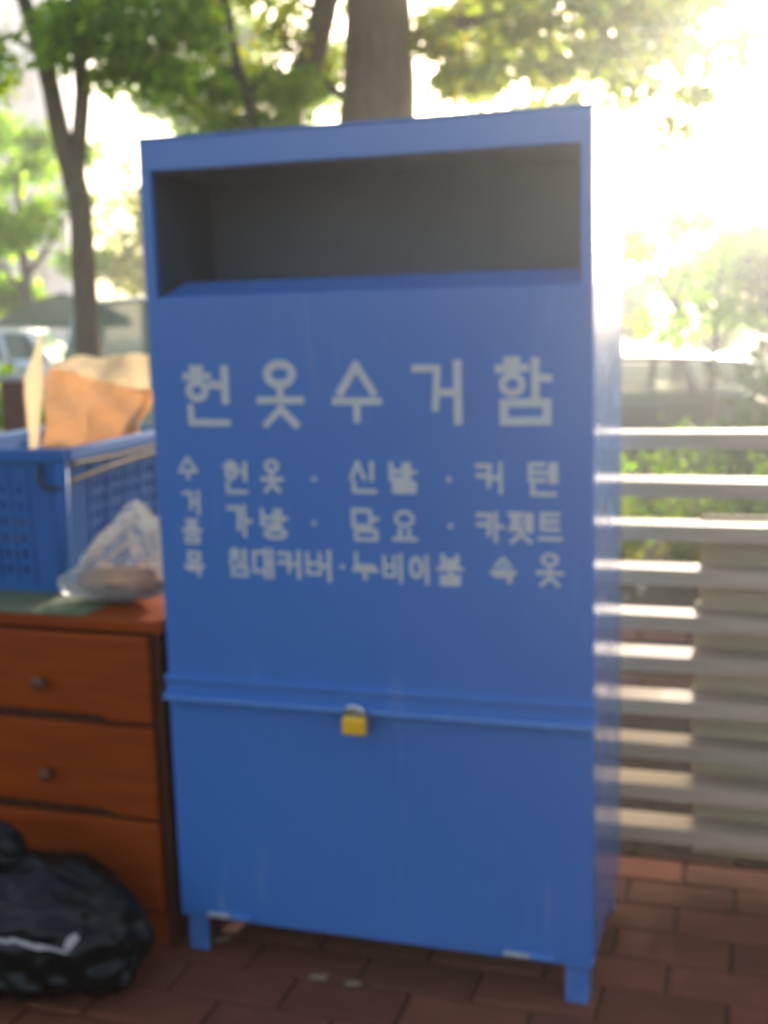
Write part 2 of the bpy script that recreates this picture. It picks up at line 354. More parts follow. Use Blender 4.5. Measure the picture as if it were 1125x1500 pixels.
# --- hand painted lettering, built from strokes
def ring(cx, cy, rx, ry, n=18): return [(cx+rx*math.cos(2*math.pi*k/n), cy+ry*math.sin(2*math.pi*k/n)) for k in range(n+1)]
JM = {'ㄱ': [[(0,1),(.95,1),(.85,0)]], 'ㅋ': [[(0,1),(.95,1),(.85,0)], [(0,.5),(.9,.5)]], 'ㄴ': [[(0,1),(0,0),(1,0)]],
 'ㄷ': [[(1,1),(0,1),(0,0),(1,0)]], 'ㅌ': [[(1,1),(0,1),(0,0),(1,0)], [(0,.5),(.95,.5)]], 'ㅁ': [[(0,0),(0,1),(1,1),(1,0),(0,0)]],
 'ㅂ': [[(0,1),(0,0),(1,0),(1,1)], [(0,.5),(1,.5)]], 'ㅍ': [[(0,1),(1,1)], [(0,0),(1,0)], [(.28,1),(.28,0)], [(.72,1),(.72,0)]],
 'ㄹ': [[(0,1),(1,1),(1,.5),(0,.5),(0,0),(1,0)]], 'ㅅ': [[(.5,1),(0,0)], [(.5,1),(1,0)]],
 'ㅊ': [[(.3,1),(.7,1)], [(0,.74),(1,.74)], [(.5,.74),(0,0)], [(.5,.74),(1,0)]], 'ㅇ': [ring(.5,.5,.5,.5)],
 'ㅎ': [[(.32,1),(.68,1)], [(0,.76),(1,.76)], ring(.5,.28,.36,.28)],
 'ㅏ': [[(.3,1),(.3,0)], [(.3,.5),(1,.5)]], 'ㅓ': [[(.8,1),(.8,0)], [(0,.5),(.8,.5)]], 'ㅐ': [[(.1,1),(.1,0)], [(.9,1),(.9,0)], [(.1,.5),(.9,.5)]],
 'ㅔ': [[(.5,1),(.5,0)], [(1,1),(1,0)], [(0,.5),(.5,.5)]], 'ㅣ': [[(.6,1),(.6,0)]],
 'ㅗ': [[(0,0),(1,0)], [(.5,0),(.5,1)]], 'ㅜ': [[(0,1),(1,1)], [(.5,1),(.5,0)]], 'ㅛ': [[(0,0),(1,0)], [(.3,0),(.3,1)], [(.7,0),(.7,1)]], 'ㅡ': [[(0,.5),(1,.5)]]}
CHO = 'ㄱ ㄲ ㄴ ㄷ ㄸ ㄹ ㅁ ㅂ ㅃ ㅅ ㅆ ㅇ ㅈ ㅉ ㅊ ㅋ ㅌ ㅍ ㅎ'.split()
JUNG = 'ㅏ ㅐ ㅑ ㅒ ㅓ ㅔ ㅕ ㅖ ㅗ ㅘ ㅙ ㅚ ㅛ ㅜ ㅝ ㅞ ㅟ ㅠ ㅡ ㅢ ㅣ'.split()
JONG = [''] + 'ㄱ ㄲ ㄳ ㄴ ㄵ ㄶ ㄷ ㄹ ㄺ ㄻ ㄼ ㄽ ㄾ ㄿ ㅀ ㅁ ㅂ ㅄ ㅅ ㅆ ㅇ ㅈ ㅊ ㅋ ㅌ ㅍ ㅎ'.split()
def syllable(ch):
    k = ord(ch)-0xAC00; a, b_, c = CHO[k//588], JUNG[(k % 588)//28], JONG[k % 28]
    hor = b_ in 'ㅗㅜㅛㅡ'
    if hor and not c: L_ = [(a, .12, .50, .88, 1), (b_, 0, 0, 1, .34)]
    elif hor: L_ = [(a, .2, .66, .8, 1), (b_, 0, .38, 1, .54), (c, .14, 0, .86, .26)]
    elif c: L_ = [(a, 0, .46, .54, 1), (b_, .62, .42, 1, 1), (c, .1, 0, .96, .30)]
    else: L_ = [(a, 0, .22, .52, .92), (b_, .60, 0, 1, 1)]
    if hor and c and b_ in 'ㅗ': L_[1] = (b_, 0, .40, 1, .60)
    out = []
    for j, x0, y0, x1, y1 in L_:
        for st in JM[j]: out.append([(x0+p*(x1-x0), y0+q_*(y1-y0)) for p, q_ in st])
    return out
LINES = [('title', .0165, [('헌', 0.076, 1.269, 0.195, 1.404), ('옷', 0.253, 1.266, 0.366, 1.413), ('수', 0.427, 1.276, 0.542, 1.407), ('거', 0.605, 1.273, 0.722, 1.408), ('함', 0.784, 1.273, 0.904, 1.412)]),
 ('side', .0085, [('수', 0.053, 1.148, 0.104, 1.203), ('거', 0.06, 1.068, 0.108, 1.127), ('품', 0.056, 1.002, 0.107, 1.06), ('목', 0.057, 0.926, 0.108, 0.986)]),
 ('row1', .0095, [('헌', 0.165, 1.119, 0.227, 1.193), ('옷', 0.255, 1.122, 0.309, 1.198), ('·', 0.376, 1.150, 0.386, 1.160), ('신', 0.462, 1.125, 0.526, 1.196), ('발', 0.552, 1.126, 0.615, 1.194), ('·', 0.678, 1.153, 0.688, 1.163), ('커', 0.74, 1.127, 0.803, 1.198), ('텐', 0.851, 1.126, 0.913, 1.197)]),
 ('row2', .0092, [('가', 0.169, 1.019, 0.231, 1.097), ('방', 0.25, 1.018, 0.316, 1.088), ('·', 0.372, 1.052, 0.382, 1.062), ('담', 0.464, 1.02, 0.526, 1.092), ('요', 0.554, 1.023, 0.613, 1.091), ('·', 0.680, 1.054, 0.690, 1.064), ('카', 0.74, 1.025, 0.802, 1.094), ('펫', 0.807, 1.024, 0.862, 1.092), ('트', 0.870, 1.022, 0.923, 1.093)]),
 ('row3', .0088, [('침', 0.168, 0.93, 0.218, 0.996), ('대', 0.226, 0.927, 0.279, 0.998), ('커', 0.287, 0.93, 0.346, 0.996), ('버', 0.354, 0.926, 0.418, 0.999), ('·', 0.435, 0.957, 0.445, 0.967), ('누', 0.461, 0.934, 0.522, 0.998), ('비', 0.531, 0.929, 0.584, 0.997), ('이', 0.592, 0.928, 0.642, 0.996), ('불', 0.652, 0.929, 0.713, 0.998), ('속', 0.769, 0.939, 0.826, 0.997), ('옷', 0.866, 0.935, 0.925, 1.008)])]
lrnd = random.Random(3)
for nm, th, chars in LINES:
    for ch, x0, y0, x1, y1 in chars:
        b = MB(); d_ = 0.0006
        if ch == '·': b.prism([(x0, y0), (x1, y0), (x1, y1), (x0, y1)], 'y', -d_, .002); b.build('letter', 'letter_paint', front); continue
        for st in syllable(ch):
            h = th/2; X0, X1, Y0, Y1 = x0+h, x1-h, y0+h, y1-h
            p = [Vector((X0+a*(X1-X0)+lrnd.gauss(0, th*.03), Y0+c*(Y1-Y0)+lrnd.gauss(0, th*.03))) for a, c in st]
            if len(st) > 10: p[-1] = p[0]
            hh = h*lrnd.uniform(.88, 1.12)
            for a, c in zip(p[:-1], p[1:]):
                t = (c-a)
                if t.length < 1e-5: continue
                t.normalize(); nn = Vector((-t.y, t.x))*hh; ext = t*hh*(.85 if len(st) < 10 else .2); d_ += .00002
                q4 = [a-ext-nn, c+ext-nn, c+ext+nn, a-ext+nn]
                b.prism([tuple(v) for v in q4], 'y', -d_, .002)
        b.build('letter', 'letter_paint', front)

# padlock hanging on the hasp
pl = empty('padlock', UW(.472, -.046, .598), -YAW); tag(pl, 'yellow brass padlock hanging from the ledge of the blue bin', 'padlock')
q = MB(); q.box(-.027, .027, -.011, .011, 0, .040, .006); q.build('body', 'brass_lock', pl, smooth=False)
q = MB(); q.tube([(-.019, 0, .034)]+[(-.019*math.cos(a), 0, .050+.013*math.sin(a)) for a in [math.pi*k/10 for k in range(11)]]+[(.019, 0, .034)], .0042, 10); q.build('shackle', 'chrome', pl, smooth=True)

# ------------------------------------------------------------------ slatted fence behind the bin
fn = empty('slatted_fence', UW(0, .64), -YAW); tag(fn, 'weathered wooden fence of horizontal slats beside the blue bin', 'fence')
U0, U1 = .12, 2.9
sm = MB(); sm.prism([(-.010, -.042), (.078, -.042), (.078, .000), (-.010, -.001)], 'x', U0, U1); bmv = sm.mesh('slat', 'fence_wood')
for i in range(10): link('slat', bmv, fn, (random.uniform(-.003, .003), random.uniform(-.002, .002), 1.19-.1145*i+random.uniform(-.002, .002)), (random.gauss(0, .03), random.gauss(0, .0025), 0))
bb = MB(); bb.box(0, 1.74, 0, .02, -.0567, .0567, .002); bbm = bb.mesh('backing_board', 'fence_back_wood')
for i in range(8):
    link('backing_board', bbm, fn, (1.150+random.uniform(-.006, .006)+(.014 if i < 2 else 0), .082+random.uniform(0, .002), .9150-.1145*i), (0, random.gauss(0, .0015), 0))
for u in (.20, 2.1, 2.84):
    q = MB(); q.box(u-.04, u+.04, .104, .184, 0, 1.20, .006); q.build('post', 'fence_wood', fn)
sbm = MB(); sbm.box(-.012, .012, .079, .1035, -.034, -.004); sbm = sbm.mesh('spacer_block', 'fence_wood')
for u in (.20, 2.1, 2.84):
    for i in range(10): link('spacer_block', sbm, fn, (u, 0, 1.19-.1145*i))

# ------------------------------------------------------------------ chest of drawers
YD = .318; DW, DD, DH = .68, .62, .815
ch = empty('chest_of_drawers', Vector((-.530, 2.750, 0)), -YD); tag(ch, 'old reddish brown wooden chest of drawers left of the blue bin', 'chest of drawers')
for xa in (-.022, -DW):
    q = MB(); q.box(xa, xa+.022, .0, DD, .0, DH-.03, .003); q.build('side_panel', 'frame_wood', ch)
q = MB(); q.box(-DW-.012, .012, -.012, DD+.005, DH-.0295, DH, .006); q.build('top', 'drawer_wood', ch)
q = MB(); q.box(-DW+.023, -.023, .012, .6, .02, .06); q.box(-DW+.023, -.023, DD-.02, DD-.005, .06, DH-.031); q.build('back_panel', 'frame_wood', ch)
q = MB(); q.box(-DW+.0225, -.0225, .004, .022, 0, .085, .003); q.build('plinth', 'drawer_wood', ch)
def drawer(z0, z1):
    b = MB(); x0, x1 = -DW+.027, -.027; hh = .014
    # front board with a scooped pull edge at its foot
    xs = [x0, x0+.11, x0+.15, x1-.15, x1-.11, x1]; zs = [z0, z0+.001, z0+.014, z0+.014, z0+.001, z0]
    poly = list(zip(xs, zs))+[(x1, z1), (x0, z1)]
    b.prism(poly, 'y', -hh, .010)
    d = b.build('drawer', 'drawer_wood', ch); bv_ = d.modifiers.new('bevel', 'BEVEL'); bv_.width = .007; bv_.segments = 2; bv_.limit_method = 'ANGLE'; bv_.angle_limit = R(50)
    k = MB(); k.prism([(x0+.135, z0+.001), (x0+.155, z0+.012), (x1-.155, z0+.012), (x1-.135, z0+.001)], 'y', .004, .016); k.build('finger_groove', 'frame_wood', d)
    M = Matrix.Translation((-.315, -hh, (z0+z1)/2-.015)) @ Matrix.Rotation(math.pi/2, 4, 'X')
    k = MB(); k.lathe([(.009, 0), (.008, .010), (.013, .016), (.018, .024), (.017, .031), (.010, .036), (.001, .037)], 18, M); k.build('knob', 'knob_wood', d, smooth=True)
for z0, z1 in ((.562, .776), (.325, .552), (.092, .315)): drawer(z0, z1)
for z in (.557, .320): 
    q = MB(); q.box(-DW+.0225, -.0225, .006, .03, z-.006, z+.006); q.build('rail', 'frame_wood', ch)
CM = Matrix.Translation((-.565, 2.762, 0)) @ Matrix.Rotation(-YD, 4, 'Z')
gm = MB(); nx = 24
vs = []; fs = []
for i in range(nx+1):
    for j in range(9):
        x = -DW-.005+(.485)*i/nx; y = -.006+.50*j/8
        vs.append((x, y+.004*noise.noise((x*20, y*20, 1)), .0018+.0016*noise.noise((x*14, y*14, 0))))
for i in range(nx):
    for j in range(8): a = i*9+j; fs.append((a, a+9, a+10, a+1))
k = len(vs); vs2 = vs+[(x, y, z-.0012) for x, y, z in vs]; fs2 = fs+[tuple(q_+k for q_ in f_[::-1]) for f_ in fs]
gm.add(vs2, fs2); go = gm.build('green_mat', 'green_felt', smooth=True, fixn=False); go.location = (-.530, 2.750, DH+.001); go.rotation_euler = (0, 0, -YD)
tag(go, 'flat mottled green mat lying on the chest of drawers under the crate', 'mat')

# ------------------------------------------------------------------ blue plastic crate with slots
YC = .30
cr = empty('plastic_crate', Vector((-.815, 3.060, DH+.0035)), -YC); tag(cr, 'blue plastic crate with slotted sides on top of the chest of drawers', 'crate')
CW, CD, CH_ = .40, .58, .375          # local: x from 0 to -CW (left), y into depth
def wall_with_slots(L_, axis, name, flip):
    b = MB(); th = .010
    def bx(a0, a1, z0, z1, t0=0.0, t1=th):
        fl = lambda z: .02*z/CH_     # sides flare a little towards the rim
        sg = -1 if flip else 1; pts = [(a, t, z) for z in (z0, z1) for t in (t0, t1) for a in (a0, a1)]
        if axis == 'x': vs = [(-a, t-sg*fl(z), z) for a, t, z in pts]
        else: vs = [(-t+sg*fl(z), a, z) for a, t, z in pts]
        b.add(vs, [(0,1,3,2), (4,6,7,5), (0,4,5,1), (2,3,7,6), (0,2,6,4), (1,5,7,3)])
    cm = .075
    bx(0, cm, 0, CH_-.03); bx(L_-cm, L_, 0, CH_-.03)
    rows = [(.045+.042*k) for k in range(6)]
    zprev = 0.0
    for z in rows:
        bx(cm, L_-cm, zprev, z); zprev = z+.024
        n = int((L_-2*cm)/.025); st = (L_-2*cm)/n
        for k in range(n): bx(cm+k*st, cm+k*st+st*.55, z, z+.024)
    bx(cm, L_-cm, zprev, CH_-.03)
    for k in range(5): a = cm+.02+(L_-2*cm-.04)*k/4; bx(a-.004, a+.004, .02, CH_-.05, -.004, 0)      # outer ribs
    return b
def place(b, name, off):
    o = b.build(name, 'crate_blue', cr); o.location = off; return o
place(wall_with_slots(CW, 'x', 'w', False), 'slotted_wall', (0, 0, 0)); place(wall_with_slots(CW, 'x', 'w', True), 'slotted_wall', (0, CD-.010, 0))
place(wall_with_slots(CD-.024, 'y', 'w', False), 'slotted_wall', (0, .012, 0)); place(wall_with_slots(CD-.024, 'y', 'w', True), 'slotted_wall', (-CW+.010, .012, 0))
q = MB(); z = CH_; fl = .02
q.box(-CW-fl-.008, fl+.008, -fl-.012, -fl+.012, z-.034, z, .004); q.box(-CW-fl-.008, fl+.008, CD+fl-.012, CD+fl+.012, z-.034, z, .004)
q.box(fl-.012, fl+.012, -fl+.0125, CD+fl-.0125, z-.034, z, .004); q.box(-CW-fl-.012, -CW-fl+.012, -fl+.0125, CD+fl-.0125, z-.034, z, .004); q.build('rim', 'crate_blue', cr)
q = MB(); q.box(-CW+.012, -.012, .014, CD-.014, .002, .010); q.build('base', 'crate_inside', cr)
q = MB()
for a in (0.0,):
    q.tube([(-.004, -.012, .02), (.006, -.020, .18), (.018, -.026, CH_-.036)], .016, 12)
q.build('corner_post', 'crate_blue', cr, smooth=True)
def strap(name, label, pts, rr, m):
    b = MB(); P = []
    for a, c in zip(pts[:-1], pts[1:]):
        for k in range(6): P.append(Vector(a).lerp(Vector(c), k/6))
    P.append(Vector(pts[-1])); b.tube(P, rr, 8); o = b.build(name, m, cr, smooth=True); return o
strap('handle', '', [(-.045, -.030, CH_-.04), (-.040, -.040, CH_-.085), (-.02, -.042, CH_-.098), (.022, -.034, CH_-.098)], .006, 'car_trim')
strap('binding_cord', '', [(.026, -.018, CH_-.085), (.034, .15, CH_-.070), (.035, .40, CH_-.060), (.034, .57, CH_-.062)], .005, 'cord')
strap('binding_cord', '', [(.033, -.02, CH_-.040), (.036, .25, CH_-.044), (.036, .56, CH_-.040)], .004, 'cord')
# jumble of folded clothes filling the crate
b = MB(); n = 22; vs = []; fs = []
for i in range(n+1):
    for j in range(n+1):
        x = -CW+.02+(CW-.04)*i/n; y = .02+(CD-.04)*j/n
        vs.append((x, y, .13+.045*noise.noise((x*9, y*9, 3))+.02*noise.noise((x*25, y*25, 5))))
for i in range(n):
    for j in range(n): a = i*(n+1)+j; fs.append((a, a+n+1, a+n+2, a+1))
k = len(vs); per = [i*(n+1) for i in range(n+1)]+[n*(n+1)+j for j in range(1, n+1)]+[i*(n+1)+n for i in range(n-1, -1, -1)]+[j for j in range(n-1, 0, -1)]
vs += [(vs[i][0], vs[i][1], .011) for i in per]
fs += [(per[i], per[(i+1) % len(per)], k+(i+1) % len(per), k+i) for i in range(len(per))]
b.add(vs, fs); o = b.build('folded_clothes', 'brown_cloth', smooth=True); o.location = (-.815, 3.060, DH+.0035); o.rotation_euler = (0, 0, -YC)
tag(o, 'brown folded clothes filling the blue plastic crate', 'clothes')

# ------------------------------------------------------------------ crumpled brown paper bag in the crate
def crumple(vs, amp, sc, seed):
    out = []
    for v in vs:
        v = Vector(v); n1 = noise.noise_vector(v*sc+Vector((seed, 0, 0))); n2 = noise.noise_vector(v*sc*2.7+Vector((0, seed, 3)))
        out.append(v+n1*amp+n2*amp*.45)
    return out
def sheet(path_pts, nx, ny):
    """bilinear grid through four corner points"""
    a, b_, c, d = [Vector(p) for p in path_pts]; vs = []; fs = []
    for j in range(ny+1):
        for i in range(nx+1):
            u, v = i/nx, j/ny; vs.append((a.lerp(b_, u)).lerp(d.lerp(c, u), v))
    for j in range(ny):
        for i in range(nx): k = j*(nx+1)+i; fs.append((k, k+1, k+nx+2, k+nx+1))
    return vs, fs
pb = empty('paper_bag', Vector((-.838, 3.47, DH+.12)), -.2); tag(pb, 'crumpled open brown paper bag standing in the blue crate', 'paper bag')
def psheet(name, corners, m, amp=.012, seed=1, nx=26, ny=22, sc=7):
    vs, fs = sheet(corners, nx, ny); vs = crumple(vs, amp, sc, seed); b = MB(); b.add(vs, fs)
    o = b.build(name, m, pb, smooth=False, fixn=False); md = o.modifiers.new('thickness', 'SOLIDIFY'); md.thickness = .0012; return o
Z0 = .0
psheet('front_side', [(-.150, -.055, Z0), (.040, -.03, Z0), (.205, -.015, .385), (-.110, -.045, .460)], 'paper', .045, 2, sc=6)
psheet('back_side', [(-.13, .07, Z0), (.04, .07, Z0), (.12, .08, .27), (-.12, .07, .26)], 'paper', .02, 5)
psheet('gusset', [(-.156, -.055, Z0), (-.182, -.012, .42), (-.118, .0, .55), (-.100, -.048, .465)], 'paper_cream', .008, 9)
psheet('folded_rim', [(-.085, -.050, .440), (.208, -.020, .375), (.215, -.010, .465), (.00, -.014, .485)], 'paper_cream', .020, 4, 22, 10)
psheet('gusset', [(.040, -.03, Z0), (.04, .07, Z0), (.12, .08, .27), (.205, -.015, .385)], 'paper', .01, 7)

# ------------------------------------------------------------------ clear plastic bag of clothes on the chest
def blob(fn_r, nu=64, nv=36):
    vs = []; fs = []
    for j in range(nv+1):
        th = math.pi*j/nv
        for i in range(nu):
            ph = 2*math.pi*i/nu
            vs.append(fn_r(Vector((math.sin(th)*math.cos(ph), math.sin(th)*math.sin(ph), math.cos(th)))))
    for j in range(nv):
        for i in range(nu): fs.append((j*nu+i, (j+1)*nu+i, (j+1)*nu+(i+1) % nu, j*nu+(i+1) % nu))
    return vs, fs
def clear_r(d):
    n1 = noise.noise(d*2.2+Vector((4, 1, 0))); n2 = 1-abs(noise.noise(d*5.5)); n3 = 1-abs(noise.noise(d*11+Vector((3, 3, 3))))
    r = 1+.14*n1+.16*(n2-.7)+.09*(n3-.7)
    p = Vector((d.x*.150*r, d.y*.080*r, 0))
    zt = .06+.245*((d.x+1)/2)**1.2                              # rises towards the bin
    p.z = (d.z*r*zt if d.z > 0 else d.z*.035)
    p.x += .02*max(0, d.z); return p+Vector((0, 0, .036))
vs, fs = blob(clear_r); zmin = min(v.z for v in vs)
b = MB(); b.add([(v.x, v.y, max(v.z-zmin, 0)) for v in vs], fs)
cbg = empty('clear_plastic_bag', Vector((-.672, 2.962, DH+.004)), -YD); tag(cbg, 'clear plastic bag with brown bundle between crate and blue bin', 'plastic bag')
b.build('film', 'clear_plastic', cbg, smooth=True)
def stuff_r(d):
    r = 1+.18*noise.noise(d*3)+.06*noise.noise(d*9)
    return Vector((d.x*.118*r+.012, d.y*.058*r, d.z*.040*r+.046))
vs, fs = blob(stuff_r, 40, 24); b = MB(); b.add(vs, fs); b.build('brown_bundle', 'brown_cloth', cbg, smooth=True)

# ------------------------------------------------------------------ black rubbish bag on the paving
def trash_r(d):
    n1 = noise.noise(d*1.7+Vector((2, 9, 4))); rid = 1-abs(noise.noise(d*3.3+Vector((7, 0, 1)))); rid2 = 1-abs(noise.noise(d*9+Vector((1, 5, 2)))); r3 = 1-abs(noise.noise(d*18))
    r = 1+.12*n1+.20*(rid-.75)+.06*(rid2-.75)+.012*(r3-.75)
    p = Vector((d.x*.275*r, d.y*.165*r, d.z*(.19 if d.z > 0 else .13)*r))
    return p
vs, fs = blob(trash_r, 110, 64)
zf = -.105
b = MB(); b.add([(v.x*(1+.08*max(0, (zf+.06-v.z)/.06) if v.z < zf+.06 else v.x*0+1), v.y, max(v.z, zf+.004*noise.noise(v*30))-zf) for v in vs], fs)
tb = empty('rubbish_bag', Vector((-.835, 2.610, .006)), -.15); tag(tb, 'crumpled black plastic rubbish bag in front of the chest of drawers', 'rubbish bag')
tbo = b.build('bag', 'black_plastic', tb, smooth=True)
b = MB()                                                   # gathered neck and loose tails
def neck(d):
    r = 1+.35*(1-abs(noise.noise(d*6)))-.2
    return Vector((d.x*.085*r, d.y*.05*r, d.z*.085*r))
vs, fs = blob(neck, 48, 30); b.add([(v.x-.10, v.y+.02, v.z+.285) for v in vs], fs)
b.build('gathered_neck', 'black_plastic', tb, smooth=True)
for nm, lab, P, rx in (('torn_paper', 'torn white paper showing through the slit of the black bag', [(-.125, -.163, .180), (-.03, -.172, .182), (.03, -.166, .160)], .0),
                  ):
    vs = []; fs = []
    b = MB(); prnd = random.Random(5); prof = []
    for k in range(15):
        q_ = k/14; prof.append((-.005+.165*q_, .192+.006*math.sin(q_*5)-.020*q_*q_+prnd.uniform(-.0025, .0025), .0015+.007*math.sin(math.pi*q_)**.8*prnd.uniform(.45, 1.0)))
    for x, z, hgt in prof: vs += [(x, 0, z-hgt), (x, 0, z+hgt)]
    for i in range(len(prof)-1): fs.append((2*i, 2*i+2, 2*i+3, 2*i+1))
    vs += [(.148, 0, .176), (.163, 0, .170), (.183, 0, .196), (.176, 0, .208), (.158, 0, .199)]; kk = 2*len(prof); fs.append((kk, kk+1, kk+2, kk+3, kk+4))
    vs = [(x, -.186+.45*max(0, x-.08)**1.0*.6, z) for x, y, z in vs]
    b.add(vs, fs); po = b.build(nm, 'white_paper', tb, fixn=False); po['label'] = lab
    md = po.modifiers.new('thickness', 'SOLIDIFY'); md.thickness = .0015

# small litter on the paving
for i, (u, wv, s, lab) in enumerate(((.365, -.05, .022, 'pale scrap on the paving below the middle of the bin'), (.45, -.055, .018, 'small pale scrap right of another under the bin'), (.075, .055, .022, 'pale scrap beside the left foot of the bin'))):
    b = MB(); vs, fs = sheet([(-s, -s*.45, 0), (s, -s*.35, .002), (s*.9, s*.5, .006), (-s*.8, s*.4, .003)], 6, 4); vs = crumple(vs, .003, 40, i)
    b.add(vs, fs); o = b.build('litter_scrap', 'leaf_litter', fixn=False); o.location = UW(u, wv, .007); o.rotation_euler = (0, 0, -YAW+.2*i)
    md = o.modifiers.new('thickness', 'SOLIDIFY'); md.thickness = .001; tag(o, lab, 'litter', 'scraps of litter under the bin')

# ------------------------------------------------------------------ trees and shrubs
def leaves(name, m, parent, clumps, n, size, flat=.6):
    """clumps: (x, y, z, rx, ry, rz, weight); each leaf a folded diamond of its own"""
    cl = np.array(clumps, float); wgt = cl[:, 6]/cl[:, 6].sum()
    idx = RNG.choice(len(cl), n, p=wgt); c = cl[idx]
    d = RNG.normal(size=(n, 3)); d /= np.linalg.norm(d, axis=1)[:, None]; r = RNG.random(n)**.45
    p = c[:, :3]+d*r[:, None]*c[:, 3:6]
    t = RNG.normal(size=(n, 3)); t[:, 2] -= .5; t /= np.linalg.norm(t, axis=1)[:, None]
    nn = RNG.normal(size=(n, 3)); nn[:, 2] += flat*2; s_ = np.cross(t, nn); s_ /= np.linalg.norm(s_, axis=1)[:, None]; up = np.cross(s_, t)
    L_ = size*RNG.uniform(.6, 1.3, n)[:, None]; Wd = L_*.42
    fold = up*L_*.10
    v = np.stack([p, p+t*L_*.5+s_*Wd*.5+fold, p+t*L_, p+t*L_*.5-s_*Wd*.5+fold], 1).reshape(-1, 3)
    me = bpy.data.meshes.new(name); me.vertices.add(4*n); me.vertices.foreach_set('co', v.ravel())
    k = np.arange(n)*4; tri = np.stack([k, k+1, k+2, k, k+2, k+3], 1).reshape(-1)
    me.loops.add(6*n); me.loops.foreach_set('vertex_index', tri.astype(np.int32))
    me.polygons.add(2*n); me.polygons.foreach_set('loop_start', (np.arange(2*n)*3).astype(np.int32)); me.polygons.foreach_set('loop_total', np.full(2*n, 3, np.int32))
    me.update(calc_edges=True); me.materials.append(MATS[m])
    o = bpy.data.objects.new(name, me); C.objects.link(o); o.parent = parent; return o
def wob(P, amp, seed, n=5):
    out = []; P = [Vector(p) for p in P]
    for a, c in zip(P[:-1], P[1:]):
        for k in range(n):
            q = a.lerp(c, k/n); out.append(q+noise.noise_vector(q*1.3+Vector((seed, 0, 0)))*amp*(0 if (not out) else 1))
    out.append(P[-1]); return out
def tree(name, base, label, limbs, crown, m, nleaf, size, bark='bark', group=None, twigs=True):
    """limbs: list of (points, r0, r1) in world metres; crown: clumps in world metres"""
    t = empty(name, base); bx, by, bz = base
    tag(t, label, 'tree', group); b = MB(); ends = []
    for i, (P, r0, r1) in enumerate(limbs):
        Q = wob([(x-bx, y-by, z-bz) for x, y, z in P], min(.06, r0*.5), i*3.1+bx); n = len(Q)
        rad = [r0+(r1-r0)*k/(n-1) for k in range(n)]
        if i == 0: rad[0] *= 1.5; rad[1] *= 1.12
        b.tube(Q, rad, 14 if r0 > .1 else 8); ends += Q[len(Q)//3:]
    cl = [(x-bx, y-by, z-bz, rx, ry, rz, wg) for x, y, z, rx, ry, rz, wg in crown]
    if twigs and ends:
        for c in cl:
            c3 = Vector(c[:3]); e = min(ends, key=lambda q: (q-c3).length); md = e.lerp(c3, .5)+Vector((0, 0, .12))
            b.tube([e, md, c3], [.022, .014, .005], 5)
    b.build('trunk', bark, t, smooth=True)
    leaves('crown', m, t, cl, nleaf, size); return t
def clumps(n, cx, cy, cz, rx, ry, rz, cr_, seed, keep=None):
    rnd = random.Random(seed); out = []
    while len(out) < n:
        d = Vector((rnd.uniform(-1, 1), rnd.uniform(-1, 1), rnd.uniform(-1, 1)))
        if d.length > 1 or d.length < .25: continue
        p = (cx+d.x*rx, cy+d.y*ry, cz+d.z*rz)
        if keep and not keep(*p): continue
        s = cr_*rnd.uniform(.65, 1.35); out.append((*p, s*1.15, s*1.15, s*.65, s*s))
    return out

# forked young tree at the left
tree('forked_tree', (-1.76, 7.5, 0), 'slim forked tree with fresh green leaves behind the paper bag',
     [([(-1.76, 7.5, -.05), (-1.78, 7.5, 1.2), (-1.78, 7.5, 1.645), (-1.80, 7.5, 2.36)], .090, .070),
      ([(-1.80, 7.5, 2.30), (-1.90, 7.5, 2.88), (-2.03, 7.5, 3.40), (-2.2, 7.5, 4.3), (-2.1, 7.4, 5.2)], .066, .02),
      ([(-1.79, 7.5, 2.30), (-1.73, 7.5, 2.88), (-1.75, 7.5, 3.3), (-1.55, 7.5, 4.2), (-1.5, 7.6, 5.0)], .058, .02),
      ([(-1.74, 7.5, 2.95), (-1.55, 7.45, 3.25), (-1.35, 7.4, 3.8)], .028, .01)],
     clumps(26, -1.75, 7.4, 4.0, 1.15, 1.0, 1.25, .34, 5, lambda x, y, z: z > 3.0) +
     [(-1.70, 7.7, 3.30, .32, .3, .20, .2), (-1.40, 7.3, 3.20, .33, .35, .24, .25), (-1.25, 7.4, 2.95, .22, .3, .16, .12), (-1.05, 7.5, 3.2, .25, .3, .2, .16), (-2.45, 7.4, 3.25, .25, .3, .22, .2), (-1.55, 7.6, 3.0, .2, .3, .12, .08), (-2.25, 7.3, 3.0, .25, .3, .2, .16), (-1.80, 7.3, 3.15, .18, .3, .2, .10)],
     'leaf_fresh', 9000, .115, group=None)
